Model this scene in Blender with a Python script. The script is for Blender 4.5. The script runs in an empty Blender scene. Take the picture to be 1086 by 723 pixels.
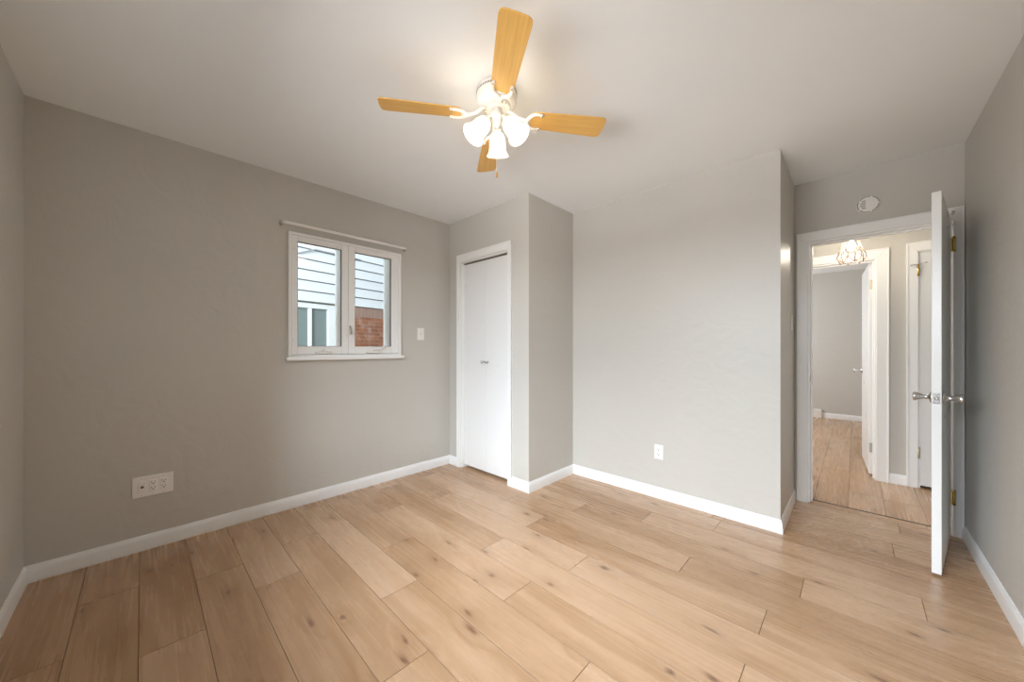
import bpy, bmesh, math, random
from mathutils import Vector, Matrix, Euler
random.seed(7)
S = bpy.context.scene
COL = S.collection
PI = math.pi
R = math.radians

# ------------------------------------------------------------------ camera, light, exposure
CAM_H = 1.2
cam_d = bpy.data.cameras.new('camera'); cam = bpy.data.objects.new('camera', cam_d); COL.objects.link(cam)
cam.location = (0, 0, CAM_H); cam.rotation_euler = (PI/2, 0, 0.7664)
cam_d.sensor_fit = 'HORIZONTAL'; cam_d.sensor_width = 36.0
cam_d.lens = 377.63/1086*36; cam_d.shift_y = 7.5/1086
cam_d.clip_start = 0.02; cam_d.clip_end = 200
S.camera = cam

S.view_settings.view_transform = 'Standard'; S.view_settings.look = 'None'
S.view_settings.gamma = 1.0; S.view_settings.exposure = 0.43
S.view_settings.use_curve_mapping = False
S.cycles.max_bounces = 12; S.cycles.diffuse_bounces = 8; S.cycles.glossy_bounces = 6
S.cycles.transparent_max_bounces = 16; S.cycles.use_denoising = True
S.cycles.sample_clamp_indirect = 6.0; S.cycles.caustics_reflective = False; S.cycles.caustics_refractive = False

SKY = 1.0            # overcast sky
W2_POWER = 1350.0      # daylight through the bedroom's second window (behind the camera)
CEIL_FILL_POWER = 640.0 # added upward fill through that window, to brighten the ceiling
FAN_EMIT = 2.6      # three frosted shades of the ceiling fan
HALL_EMIT = 150.0     # bare bulb in the hall's wire cage
BED2_POWER = 42.0    # daylight in the bedroom across the hall
HALL_FILL_POWER = 13.0  # added fill light at the unseen left end of the hall

w = bpy.data.worlds.new('overcast'); S.world = w; w.use_nodes = True
bg = w.node_tree.nodes['Background']; bg.inputs[0].default_value = (0.90, 0.95, 1.0, 1); bg.inputs[1].default_value = SKY

def area(name, loc, rot, sx, sy, power, color):
    d = bpy.data.lights.new(name, 'AREA'); d.shape = 'RECTANGLE'; d.size = sx; d.size_y = sy
    d.energy = power; d.color = color
    o = bpy.data.objects.new(name, d); COL.objects.link(o); o.location = loc; o.rotation_euler = rot
    return o
# room extents (metres)
XW, YN, YC, XC, YF, XA, YE, XR, H = -3.0485, -0.4184, 2.2269, -1.9501, 2.8698, -0.3468, 3.5916, 0.4997, 2.4886
YH0, YH1, YB0, YB1 = YE+0.12, 4.625, 4.765, 8.15      # hall and the bedroom across it
HX0, HX1 = -1.6, 1.7
W2X = -0.95                                          # centre of the window behind the camera
area('daylight_second_window', (W2X, -3.2, 3.1), (R(76), 0, 0), 5.5, 2.6, W2_POWER, (0.80, 0.90, 1.0))
area('ceiling_fill_light', (W2X, -6.0, -0.4), (R(108), 0, 0), 8.0, 2.4, CEIL_FILL_POWER, (0.98, 0.98, 1.0))  # unseen lamp low outside, added to lift the ceiling
area('daylight_far_bedroom', (-2.06, 6.5, 1.45), (0, R(-90), 0), 1.0, 1.36, BED2_POWER, (0.93, 0.96, 1.0))
area('hall_fill_light', (HX0-0.06, 4.17, 1.25), (0, R(-90), 0), 1.4, 0.60, HALL_FILL_POWER, (1.0, 0.96, 0.90))  # added lamp, evens out the hall's brightness

# ------------------------------------------------------------------ material helpers
def new_mat(name):
    m = bpy.data.materials.new(name); m.use_nodes = True
    nt = m.node_tree; b = nt.nodes['Principled BSDF']
    return m, nt, b
def N(nt, t, **kw):
    n = nt.nodes.new(t)
    for k, v in kw.items(): setattr(n, k, v)
    return n
def plain(name, col, rough=0.5, metal=0.0, spec=0.5, bump=0.0, scale=60.0, mottle=0.0):
    m, nt, b = new_mat(name)
    b.inputs['Base Color'].default_value = (*col, 1); b.inputs['Roughness'].default_value = rough
    b.inputs['Metallic'].default_value = metal; b.inputs['Specular IOR Level'].default_value = spec
    if mottle:
        tc = N(nt, 'ShaderNodeTexCoord'); no = N(nt, 'ShaderNodeTexNoise'); no.inputs['Scale'].default_value = scale; no.inputs['Detail'].default_value = 3
        mr = N(nt, 'ShaderNodeMapRange'); mr.inputs['To Min'].default_value = rough-mottle; mr.inputs['To Max'].default_value = rough+mottle
        nt.links.new(tc.outputs['Object'], no.inputs['Vector']); nt.links.new(no.outputs['Fac'], mr.inputs['Value']); nt.links.new(mr.outputs[0], b.inputs['Roughness'])
    if bump:
        tc = N(nt, 'ShaderNodeTexCoord'); no = N(nt, 'ShaderNodeTexNoise'); no.inputs['Scale'].default_value = scale
        no.inputs['Detail'].default_value = 4
        bp = N(nt, 'ShaderNodeBump'); bp.inputs['Strength'].default_value = bump; bp.inputs['Distance'].default_value = 0.004
        nt.links.new(tc.outputs['Object'], no.inputs['Vector']); nt.links.new(no.outputs['Fac'], bp.inputs['Height'])
        nt.links.new(bp.outputs['Normal'], b.inputs['Normal'])
    return m
def paint(name, col, rough, spec=0.4, wave=0.25):
    """rolled emulsion on hand-trowelled plaster"""
    m, nt, b = new_mat(name); L = nt.links.new
    tc = N(nt, 'ShaderNodeTexCoord')
    n1 = N(nt, 'ShaderNodeTexNoise'); n1.inputs['Scale'].default_value = 7; n1.inputs['Detail'].default_value = 3; n1.inputs['Distortion'].default_value = 1.2
    n2 = N(nt, 'ShaderNodeTexNoise'); n2.inputs['Scale'].default_value = 160; n2.inputs['Detail'].default_value = 2
    n3 = N(nt, 'ShaderNodeTexNoise'); n3.inputs['Scale'].default_value = 1.7; n3.inputs['Detail'].default_value = 4
    for n in (n1, n2, n3): L(tc.outputs['Object'], n.inputs['Vector'])
    b1 = N(nt, 'ShaderNodeBump'); b1.inputs['Strength'].default_value = wave; b1.inputs['Distance'].default_value = 0.006
    b2 = N(nt, 'ShaderNodeBump'); b2.inputs['Strength'].default_value = 0.10; b2.inputs['Distance'].default_value = 0.001
    L(n1.outputs['Fac'], b1.inputs['Height']); L(n2.outputs['Fac'], b2.inputs['Height']); L(b1.outputs['Normal'], b2.inputs['Normal'])
    L(b2.outputs['Normal'], b.inputs['Normal'])
    mx = N(nt, 'ShaderNodeMix', data_type='RGBA'); mx.inputs[6].default_value = (*[c*0.97 for c in col], 1); mx.inputs[7].default_value = (*[c*1.03 for c in col], 1)
    L(n3.outputs['Fac'], mx.inputs[0]); L(mx.outputs[2], b.inputs['Base Color'])
    b.inputs['Roughness'].default_value = rough; b.inputs['Specular IOR Level'].default_value = spec
    return m
def wood_floor():
    m, nt, b = new_mat('oak_laminate'); L = nt.links.new
    uv = N(nt, 'ShaderNodeUVMap', uv_map='plank'); at = N(nt, 'ShaderNodeVertexColor', layer_name='tone')
    sp = N(nt, 'ShaderNodeSeparateColor'); L(at.outputs['Color'], sp.inputs['Color'])
    off = N(nt, 'ShaderNodeCombineXYZ')
    o1 = N(nt, 'ShaderNodeMath', operation='MULTIPLY'); o1.inputs[1].default_value = 61; L(sp.outputs['Green'], o1.inputs[0])
    o2 = N(nt, 'ShaderNodeMath', operation='MULTIPLY'); o2.inputs[1].default_value = 43; L(sp.outputs['Blue'], o2.inputs[0])
    L(o1.outputs[0], off.inputs[0]); L(o2.outputs[0], off.inputs[1])
    v = N(nt, 'ShaderNodeVectorMath', operation='ADD'); L(uv.outputs['UV'], v.inputs[0]); L(off.outputs[0], v.inputs[1])
    def sc(x, y, src=v.outputs[0]):
        s = N(nt, 'ShaderNodeVectorMath', operation='MULTIPLY'); s.inputs[1].default_value = (x, y, 1); L(src, s.inputs[0]); return s.outputs[0]
    def noise(vec, detail=4, dist=0.0, rough=0.5):
        n = N(nt, 'ShaderNodeTexNoise'); n.inputs['Scale'].default_value = 1; n.inputs['Detail'].default_value = detail
        n.inputs['Distortion'].default_value = dist; n.inputs['Roughness'].default_value = rough; L(vec, n.inputs['Vector']); return n.outputs['Fac']
    def ramp(src, stops):
        r = N(nt, 'ShaderNodeValToRGB'); e = r.color_ramp.elements
        e[0].position, e[0].color = stops[0][0], (*[stops[0][1]]*3, 1)
        e[1].position, e[1].color = stops[-1][0], (*[stops[-1][1]]*3, 1)
        for p_, c_ in stops[1:-1]:
            q = e.new(p_); q.color = (c_, c_, c_, 1)
        L(src, r.inputs['Fac']); return r.outputs['Color']
    def math_(op, a, bb):
        n = N(nt, 'ShaderNodeMath', operation=op)
        for i, x in enumerate((a, bb)):
            if isinstance(x, (int, float)): n.inputs[i].default_value = x
            else: L(x, n.inputs[i])
        return n.outputs[0]
    # knots: a sparse cell pattern, stretched along the plank
    vo = N(nt, 'ShaderNodeTexVoronoi', feature='F1', voronoi_dimensions='2D'); vo.inputs['Scale'].default_value = 1
    wob = N(nt, 'ShaderNodeVectorMath', operation='ADD')
    wn = N(nt, 'ShaderNodeTexNoise'); wn.inputs['Scale'].default_value = 1; wn.inputs['Detail'].default_value = 2; L(sc(9, 26), wn.inputs['Vector'])
    ws = N(nt, 'ShaderNodeVectorMath', operation='SCALE'); ws.inputs['Scale'].default_value = 0.22; L(wn.outputs['Color'], ws.inputs[0])
    L(sc(2.3, 5.5), wob.inputs[0]); L(ws.outputs[0], wob.inputs[1]); L(wob.outputs[0], vo.inputs['Vector'])
    vs = N(nt, 'ShaderNodeSeparateColor'); L(vo.outputs['Color'], vs.inputs['Color'])
    pick = math_('GREATER_THAN', vs.outputs['Red'], 0.50)
    core = math_('MULTIPLY', ramp(vo.outputs['Distance'], [(0.012, 1.0), (0.075, 0.0)]), pick)
    halo = math_('MULTIPLY', ramp(vo.outputs['Distance'], [(0.05, 1.0), (0.18, .38), (0.36, 0.0)]), pick)
    # grain: flowing bands that bend around the knots
    bend = math_('MULTIPLY', halo, 1.4)
    gv = N(nt, 'ShaderNodeVectorMath', operation='ADD'); cb = N(nt, 'ShaderNodeCombineXYZ'); L(bend, cb.inputs[1]); L(sc(0.8, 7), gv.inputs[0]); L(cb.outputs[0], gv.inputs[1])
    g1 = noise(gv.outputs[0], 3, 1.0, 0.5)
    g2 = noise(sc(1.3, 38), 2, 0.9, 0.5)
    g3 = noise(sc(14, 420), 2, 0.0, 0.5)
    g4 = noise(sc(.9, 2.2), 3, 0.6, 0.5)
    s1 = math_('ADD', math_('MULTIPLY', g1, 0.34), math_('MULTIPLY', g2, 0.09))
    s2 = math_('ADD', s1, math_('MULTIPLY', g3, 0.06))
    s3 = math_('ADD', s2, math_('MULTIPLY', g4, 0.35))
    t = math_('ADD', s3, math_('MULTIPLY', math_('SUBTRACT', sp.outputs['Red'], 0.5), 0.15))
    cr = N(nt, 'ShaderNodeValToRGB'); e = cr.color_ramp.elements
    e[0].position = 0.24; e[0].color = (*FLOOR_DARK, 1); e[1].position = 1.12; e[1].color = (*FLOOR_LIGHT, 1)
    q = e.new(0.44); q.color = (*FLOOR_MID, 1); e[2].position = 0.66
    L(t, cr.inputs['Fac'])
    k1 = N(nt, 'ShaderNodeMix', data_type='RGBA'); k1.inputs[7].default_value = (0.26, 0.135, 0.065, 1); L(math_('MULTIPLY', halo, 0.34), k1.inputs[0]); L(cr.outputs['Color'], k1.inputs[6])
    k2 = N(nt, 'ShaderNodeMix', data_type='RGBA'); k2.inputs[7].default_value = (0.12, 0.055, 0.028, 1); L(math_('MULTIPLY', core, 0.8), k2.inputs[0]); L(k1.outputs[2], k2.inputs[6])
    L(k2.outputs[2], b.inputs['Base Color'])
    bp = N(nt, 'ShaderNodeBump'); bp.inputs['Strength'].default_value = 0.03; bp.inputs['Distance'].default_value = 0.0004
    L(g2, bp.inputs['Height']); L(bp.outputs['Normal'], b.inputs['Normal'])
    rr = math_('ADD', math_('MULTIPLY', g2, 0.10), 0.22); L(rr, b.inputs['Roughness'])
    b.inputs['Specular IOR Level'].default_value = 0.5
    return m
def blade_wood():
    m, nt, b = new_mat('maple_blade'); L = nt.links.new
    tc = N(nt, 'ShaderNodeTexCoord'); mp = N(nt, 'ShaderNodeMapping'); mp.inputs['Scale'].default_value = (2.5, 55, 4)
    n = N(nt, 'ShaderNodeTexNoise'); n.inputs['Scale'].default_value = 1.4; n.inputs['Detail'].default_value = 5; n.inputs['Distortion'].default_value = 0.6
    cr = N(nt, 'ShaderNodeValToRGB'); cr.color_ramp.elements[0].position = .3; cr.color_ramp.elements[0].color = (0.66, 0.36, 0.085, 1)
    cr.color_ramp.elements[1].position = .75; cr.color_ramp.elements[1].color = (0.79, 0.48, 0.13, 1)
    L(tc.outputs['Object'], mp.inputs['Vector']); L(mp.outputs[0], n.inputs['Vector']); L(n.outputs['Fac'], cr.inputs['Fac']); L(cr.outputs['Color'], b.inputs['Base Color'])
    b.inputs['Roughness'].default_value = 0.38
    return m
def pane_glass():
    m = bpy.data.materials.new('window_glass'); m.use_nodes = True; nt = m.node_tree; nt.nodes.clear(); L = nt.links.new
    out = N(nt, 'ShaderNodeOutputMaterial'); tr = N(nt, 'ShaderNodeBsdfTransparent'); tr.inputs[0].default_value = (0.95, 0.97, 0.97, 1)
    gl = N(nt, 'ShaderNodeBsdfGlossy'); gl.inputs['Roughness'].default_value = 0.02
    fr = N(nt, 'ShaderNodeFresnel'); fr.inputs[0].default_value = 1.45; mx = N(nt, 'ShaderNodeMixShader')
    L(fr.outputs[0], mx.inputs[0]); L(tr.outputs[0], mx.inputs[1]); L(gl.outputs[0], mx.inputs[2]); L(mx.outputs[0], out.inputs[0])
    return m
def frosted(name, col, estr, through=0.0):
    m, nt, b = new_mat(name)
    b.inputs['Base Color'].default_value = (0.9, 0.88, 0.84, 1); b.inputs['Roughness'].default_value = 0.35
    b.inputs['Emission Color'].default_value = (*col, 1); b.inputs['Emission Strength'].default_value = estr
    if through:                              # thin glass lets part of the bulb's light pass
        tr = N(nt, 'ShaderNodeBsdfTransparent'); tr.inputs[0].default_value = (1, 0.97, 0.92, 1)
        mx = N(nt, 'ShaderNodeMixShader'); mx.inputs[0].default_value = through
        nt.links.new(b.outputs[0], mx.inputs[1]); nt.links.new(tr.outputs[0], mx.inputs[2])
        nt.links.new(mx.outputs[0], nt.nodes['Material Output'].inputs['Surface'])
    return m
def brick_mat():
    m, nt, b = new_mat('red_brick'); L = nt.links.new
    tc = N(nt, 'ShaderNodeTexCoord'); sx = N(nt, 'ShaderNodeSeparateXYZ'); cx = N(nt, 'ShaderNodeCombineXYZ')
    L(tc.outputs['Object'], sx.inputs[0]); L(sx.outputs['X'], cx.inputs['X']); L(sx.outputs['Z'], cx.inputs['Y'])
    br = N(nt, 'ShaderNodeTexBrick'); br.inputs['Scale'].default_value = 1; br.inputs['Brick Width'].default_value = .21; br.inputs['Row Height'].default_value = .072
    br.inputs['Mortar Size'].default_value = .006; br.inputs['Color1'].default_value = (.26, .085, .033, 1); br.inputs['Color2'].default_value = (.18, .055, .024, 1); br.inputs['Mortar'].default_value = (.25, .16, .115, 1)
    L(cx.outputs[0], br.inputs['Vector'])
    n = N(nt, 'ShaderNodeTexNoise'); n.inputs['Scale'].default_value = 5; n.inputs['Detail'].default_value = 5; L(tc.outputs['Object'], n.inputs['Vector'])
    rp = N(nt, 'ShaderNodeValToRGB'); rp.color_ramp.elements[0].position = .5; rp.color_ramp.elements[1].position = .72; L(n.outputs['Fac'], rp.inputs['Fac'])
    ml = N(nt, 'ShaderNodeMath', operation='MULTIPLY'); ml.inputs[1].default_value = .35; L(rp.outputs['Color'], ml.inputs[0])
    mx = N(nt, 'ShaderNodeMix', data_type='RGBA'); mx.inputs[7].default_value = (.55, .48, .44, 1); L(ml.outputs[0], mx.inputs[0]); L(br.outputs['Color'], mx.inputs[6])
    L(mx.outputs[2], b.inputs['Base Color']); b.inputs['Roughness'].default_value = .85
    return m
FLOOR_DARK, FLOOR_MID, FLOOR_LIGHT = (0.32, 0.175, 0.082), (0.485, 0.308, 0.185), (0.57, 0.392, 0.265)
WALL = paint('greige_wall_paint', (0.545, 0.524, 0.482), 0.42, 0.45, 0.5)
CEIL = paint('white_ceiling_paint', (0.86, 0.88, 0.885), 0.75, 0.2, 0.15)
TRIM = plain('white_trim_paint', (0.82, 0.82, 0.81), 0.32, mottle=0.06, scale=14)
DOORW = plain('white_door_paint', (0.79, 0.79, 0.78), 0.30, mottle=0.06, scale=9)
VINYL = plain('white_vinyl', (0.85, 0.85, 0.84), 0.35, bump=0.02)
PLASTIC = plain('white_plastic', (0.84, 0.82, 0.79), 0.32, bump=0.02)
IVORY = plain('ivory_plastic', (0.74, 0.70, 0.63), 0.35, bump=0.02)
DARK = plain('dark_slot', (0.02, 0.018, 0.016), 0.6, bump=0.02)
CHROME = plain('satin_chrome', (0.62, 0.61, 0.60), 0.22, 1.0, bump=0.02, scale=300)
BRASS = plain('polished_brass', (0.72, 0.50, 0.16), 0.24, 1.0, bump=0.02, scale=200)
DULLBRASS = plain('worn_painted_brass', (0.62, 0.56, 0.43), 0.4, 0.5, bump=0.05, scale=200)
SILVER = plain('brushed_nickel', (0.45, 0.42, 0.38), 0.3, 1.0, bump=0.02, scale=200)
WHITEMETAL = plain('white_enamel', (0.80, 0.77, 0.71), 0.28, bump=0.03)
VENTGREY = plain('vent_shadow_grey', (0.16, 0.14, 0.12), 0.6, bump=0.02)
OAK = wood_floor()
GROOVE = plain('plank_joint', (0.20, 0.115, 0.06), 0.6, bump=0.02)
BLADE = blade_wood()
GLASS = pane_glass()
GRILLE = plain('grey_grille', (0.42, 0.40, 0.37), 0.5, bump=0.02)
SHADE = frosted('frosted_lit_glass', (1.0, 0.88, 0.70), FAN_EMIT, 0.10)
BULB = frosted('lit_bulb', (1.0, 0.92, 0.79), FAN_EMIT*85)
HALLBULB = frosted('lit_hall_bulb', (1.0, 0.90, 0.74), HALL_EMIT)
WIRE = plain('copper_wire', (0.34, 0.22, 0.15), 0.4, 0.5, bump=0.02)
SIDING = plain('white_siding', (0.56, 0.575, 0.585), 0.6, bump=0.05)
HOUSETRIM = plain('house_white_trim', (0.60, 0.61, 0.61), 0.5, bump=0.03)
HOUSEGLASS = plain('grey_green_house_glass', (0.15, 0.185, 0.18), 0.12, 0.0, 0.8, bump=0.02, scale=4)
BRICK = brick_mat()
SOLDIER = plain('weathered_pale_brick', (0.25, 0.16, 0.125), 0.9, bump=0.3, scale=18)
GROUND = plain('grass_ground', (0.16, 0.20, 0.09), 0.95, bump=0.4, scale=8)
CABLE = plain('grey_cable', (0.30, 0.32, 0.34), 0.6, bump=0.05)

# ------------------------------------------------------------------ mesh helpers
class MB:
    def __init__(s): s.bm = bmesh.new()
    def box(s, a, b, mat=0):
        x0, y0, z0 = [min(a[i], b[i]) for i in range(3)]; x1, y1, z1 = [max(a[i], b[i]) for i in range(3)]
        v = [s.bm.verts.new(c) for c in ((x0,y0,z0),(x1,y0,z0),(x1,y1,z0),(x0,y1,z0),(x0,y0,z1),(x1,y0,z1),(x1,y1,z1),(x0,y1,z1))]
        for f in ((0,3,2,1),(4,5,6,7),(0,1,5,4),(1,2,6,5),(2,3,7,6),(3,0,4,7)):
            q = s.bm.faces.new([v[i] for i in f]); q.material_index = mat
        return s
    def lathe(s, prof, M=Matrix.Identity(4), n=32, smooth=True, caps=True):
        """profile of (radius, z), turned about local z, placed by M"""
        rings = []
        for r, z in prof:
            if r < 1e-6: rings.append([s.bm.verts.new(M @ Vector((0, 0, z)))])
            else: rings.append([s.bm.verts.new(M @ Vector((r*math.cos(2*PI*k/n), r*math.sin(2*PI*k/n), z))) for k in range(n)])
        for a, b in zip(rings, rings[1:]):
            for k in range(n):
                k2 = (k+1) % n
                if len(a) == 1 and len(b) == 1: continue
                if len(a) == 1: f = s.bm.faces.new((a[0], b[k], b[k2]))
                elif len(b) == 1: f = s.bm.faces.new((a[k], a[k2], b[0]))
                else: f = s.bm.faces.new((a[k], a[k2], b[k2], b[k]))
                f.smooth = smooth
        if caps:
            for rg in (rings[0], rings[-1]):
                if len(rg) > 2: s.bm.faces.new(rg)
        return s
    def tube(s, pts, r, n=10, closed=False, flat=1.0):
        pts = [Vector(p) for p in pts]; m = len(pts); rings = []; up = None
        for i, p in enumerate(pts):
            if closed: d = pts[(i+1) % m]-pts[i-1]
            else: d = pts[min(i+1, m-1)]-pts[max(i-1, 0)]
            d.normalize()
            if up is None:
                up = Vector((0, 0, 1)) if abs(d.z) < .9 else Vector((1, 0, 0))
            a = d.cross(up)
            if a.length < 1e-4: a = d.cross(Vector((0, 1, 0)))
            a.normalize(); b = a.cross(d); b.normalize(); up = b
            rr = r[i] if isinstance(r, (list, tuple)) else r
            rings.append([s.bm.verts.new(p + a*(rr*flat*math.cos(2*PI*k/n)) + b*(rr*math.sin(2*PI*k/n))) for k in range(n)])
        for i in range(m if closed else m-1):
            a, b = rings[i], rings[(i+1) % m]
            for k in range(n):
                f = s.bm.faces.new((a[k], a[(k+1) % n], b[(k+1) % n], b[k])); f.smooth = True
        if not closed:
            s.bm.faces.new(rings[0]); s.bm.faces.new(rings[-1])
        return s
    def prism(s, poly, z0, z1, M=Matrix.Identity(4)):
        """outline poly in the local xy plane, extruded z0..z1"""
        a = [s.bm.verts.new(M @ Vector((x, y, z0))) for x, y in poly]; b = [s.bm.verts.new(M @ Vector((x, y, z1))) for x, y in poly]
        s.bm.faces.new(a[::-1]); s.bm.faces.new(b); n = len(a)
        for k in range(n): s.bm.faces.new((a[k], a[(k+1) % n], b[(k+1) % n], b[k]))
        return s
    def build(s, name, mat, parent=None, bev=0.0, seg=2, loc=None):
        bmesh.ops.recalc_face_normals(s.bm, faces=s.bm.faces[:])
        me = bpy.data.meshes.new(name); s.bm.to_mesh(me); s.bm.free()
        for m in (mat if isinstance(mat, (list, tuple)) else [mat]): me.materials.append(m)
        o = bpy.data.objects.new(name, me); COL.objects.link(o)
        if parent: o.parent = parent
        if loc: o.location = loc
        if bev:
            md = o.modifiers.new('bevel', 'BEVEL'); md.width = bev; md.segments = seg; md.limit_method = 'ANGLE'; md.angle_limit = R(40)
        return o
def tag(o, label=None, cat=None, group=None, kind=None):
    if label: o['label'] = label
    if cat: o['category'] = cat
    if group: o['group'] = group
    if kind: o['kind'] = kind
    return o
def empty(name, loc, rz=0.0, label=None, cat=None, group=None, kind=None):
    o = bpy.data.objects.new(name, None); COL.objects.link(o); o.location = loc; o.rotation_euler = (0, 0, rz)
    o.empty_display_size = 0.05
    return tag(o, label, cat, group, kind)
def struct(name, mb, mat, label, cat, bev=0.0, parent=None):
    o = mb.build(name, mat, parent, bev)
    return tag(o, label, cat, None, 'structure')
def place(axis_dir, origin):
    """matrix that turns local +z into axis_dir at origin"""
    return Matrix.Translation(origin) @ Vector(axis_dir).to_track_quat('Z', 'Y').to_matrix().to_4x4()

# ------------------------------------------------------------------ floors: one mesh of bevelled planks each
def plank_floor(name, ux0, ux1, rows, along, joints, label):
    """rows: (v0, v1) strips across; planks 1.3 m long run along 'X' or 'Y'"""
    bm = bmesh.new(); uvl = bm.loops.layers.uv.new('plank'); cl = bm.loops.layers.float_color.new('tone')
    g = 0.0016; PL = 1.3
    P3 = (lambda u, v, z: (u, v, z)) if along == 'X' else (lambda u, v, z: (v, u, z))
    rnd = random.Random(21)
    for ri, (v0, v1, full0) in enumerate(rows):
        j = joints.get(ri)
        if j is None: j = ux0 + rnd.uniform(0.15, 1.25)
        while j > ux0: j -= PL
        u = j
        while u < ux1:
            a, b = max(u, ux0), min(u+PL, ux1); tone = (rnd.random(), rnd.random(), rnd.random(), 1.0)
            key = (ri, round(u + 2.2, 1))
            if b-a > 0.004:
                o = [bm.verts.new(P3(*c)) for c in ((a, v0, -0.0016), (b, v0, -0.0016), (b, v1, -0.0016), (a, v1, -0.0016))]
                t = [bm.verts.new(P3(*c)) for c in ((a+g, v0+g, 0), (b-g, v0+g, 0), (b-g, v1-g, 0), (a+g, v1-g, 0))]
                f = bm.faces.new(t)
                for lp, c in zip(f.loops, ((a-u, v0-full0), (b-u, v0-full0), (b-u, v1-full0), (a-u, v1-full0))):
                    lp[uvl].uv = c; lp[cl] = tone
                for k in range(4):
                    q = bm.faces.new((o[k], o[(k+1) % 4], t[(k+1) % 4], t[k])); q.material_index = 1
                    for lp in q.loops: lp[cl] = tone
            u += PL
    # solid slab beneath
    vlo, vhi = rows[0][0], rows[-1][1]
    v = [bm.verts.new(P3(*c)) for c in ((ux0, vlo, -0.1), (ux1, vlo, -0.1), (ux1, vhi, -0.1), (ux0, vhi, -0.1), (ux0, vlo, -0.0018), (ux1, vlo, -0.0018), (ux1, vhi, -0.0018), (ux0, vhi, -0.0018))]
    for f in ((0,3,2,1),(4,5,6,7),(0,1,5,4),(1,2,6,5),(2,3,7,6),(3,0,4,7)):
        q = bm.faces.new([v[i] for i in f]); q.material_index = 1
    bmesh.ops.recalc_face_normals(bm, faces=bm.faces[:])
    me = bpy.data.meshes.new(name); bm.to_mesh(me); bm.free(); me.materials.append(OAK); me.materials.append(GROOVE)
    o = bpy.data.objects.new(name, me); COL.objects.link(o)
    return tag(o, label, 'floor', None, 'structure')
def strips(lo, hi, ref, wdt=0.2):
    k = math.floor((lo-ref)/wdt+1e-6); out = []
    while ref+k*wdt < hi-1e-6:
        f = ref+k*wdt; out.append((max(f, lo), min(f+wdt, hi), f)); k += 1
    return out
Y_TH = 3.682
rows = strips(YN-0.03, Y_TH-0.003, -0.21)
base = -2 if rows[0][2] < -0.5 else -1
known = {0: -2.6, 1: -3.3, 2: -2.45, 3: -2.15, 4: -1.22, 5: -1.63, 6: -2.03, 7: -1.2, 8: -1.6, 9: -1.11, 10: -1.59, 11: -.68, 12: -.19, 13: -1.07, 14: -.67, -1: -2.2}
jt = {}
for i, r_ in enumerate(rows):
    k = round((r_[2]+0.21)/0.2)
    if k in known: jt[i] = known[k]
plank_floor('floor', XW-0.03, XR+0.03, rows, 'X', jt, 'light oak plank floor of the bedroom, boards running parallel to the far wall')
plank_floor('floor_hall', Y_TH+0.003, YB1+0.03, strips(HX0-0.3, HX1+0.03, -0.236), 'Y', {}, 'oak plank floor beyond the doorway, boards running away through the hall')
mb = MB().box((-0.262, Y_TH-0.007, -0.02), (0.450, Y_TH+0.007, 0.002))
struct('trim_threshold', mb, DARK, 'thin dark seam across the floor in the open doorway', 'threshold')

# ------------------------------------------------------------------ shell
T = 0.12
def wall(name, a, b, label): return struct(name, MB().box(a, b), WALL, label, 'wall')
WY0, WY1, WZ0, WZ1 = 0.765, 1.655, 1.13, 2.062        # window opening
mb = MB()
mb.box((XW-0.15, YN-T, 0), (XW, WY0, H)); mb.box((XW-0.15, WY1, 0), (XW, YF+T, H))
mb.box((XW-0.15, WY0, 0), (XW, WY1, WZ0)); mb.box((XW-0.15, WY0, WZ1), (XW, WY1, H))
struct('wall_left', mb, WALL, 'grey wall with the small white casement window', 'wall')
mb = MB()                                             # wall at the camera's back, with its own window
wa, wb = W2X-0.80, W2X+0.80
mb.box((XW, YN-T, 0), (wa, YN, H)); mb.box((wb, YN-T, 0), (XR+T, YN, H)); mb.box((wa, YN-T, 0), (wb, YN, 0.95)); mb.box((wa, YN-T, 2.0), (wb, YN, H))
struct('wall_near', mb, WALL, 'sliver of grey wall at the left edge, meeting the window wall', 'wall')
CX0, CX1, CZ = -2.858, -2.188, 2.062                   # closet opening
mb = MB()
mb.box((XW, YC, 0), (CX0, YC+0.1, H)); mb.box((CX1, YC, 0), (XC, YC+0.1, H)); mb.box((CX0, YC, CZ), (CX1, YC+0.1, H))
mb.box((XC-0.1, YC+0.1, 0), (XC, YF, H))
struct('wall_closet', mb, WALL, 'grey closet enclosure in the corner, with its white doors', 'wall')
wall('wall_far', (XW, YF, 0), (XA-T, YF+T, H), 'wide pale grey wall with one low outlet, between closet and doorway')
wall('wall_alcove', (XA-T, YF, 0), (XA, YE, H), 'narrow grey return wall left of the open doorway')
DX0, DX1, DZ = -0.262, 0.450, 2.022                   # bedroom doorway
mb = MB(); mb.box((HX0, YE, 0), (DX0, YH0, H)); mb.box((DX1, YE, 0), (HX1, YH0, H)); mb.box((DX0, YE, DZ), (DX1, YH0, H))
struct('wall_entry', mb, WALL, 'grey wall above and around the open doorway', 'wall')
wall('wall_right', (XR, YN, 0), (XR+T, YE, H), 'grey wall along the right edge, behind the open door')
struct('ceiling', MB().box((XW-0.15, YN-T, H), (XR+T, YE+0.06, H+0.1)), CEIL, 'white bedroom ceiling carrying the fan', 'ceiling')
struct('ceiling_hall', MB().box((-2.15, YE+0.06, H), (HX1+T, YB1+T, H+0.1)), CEIL, 'ceiling of the hall and far bedroom, hidden above the doorway', 'ceiling')
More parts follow.
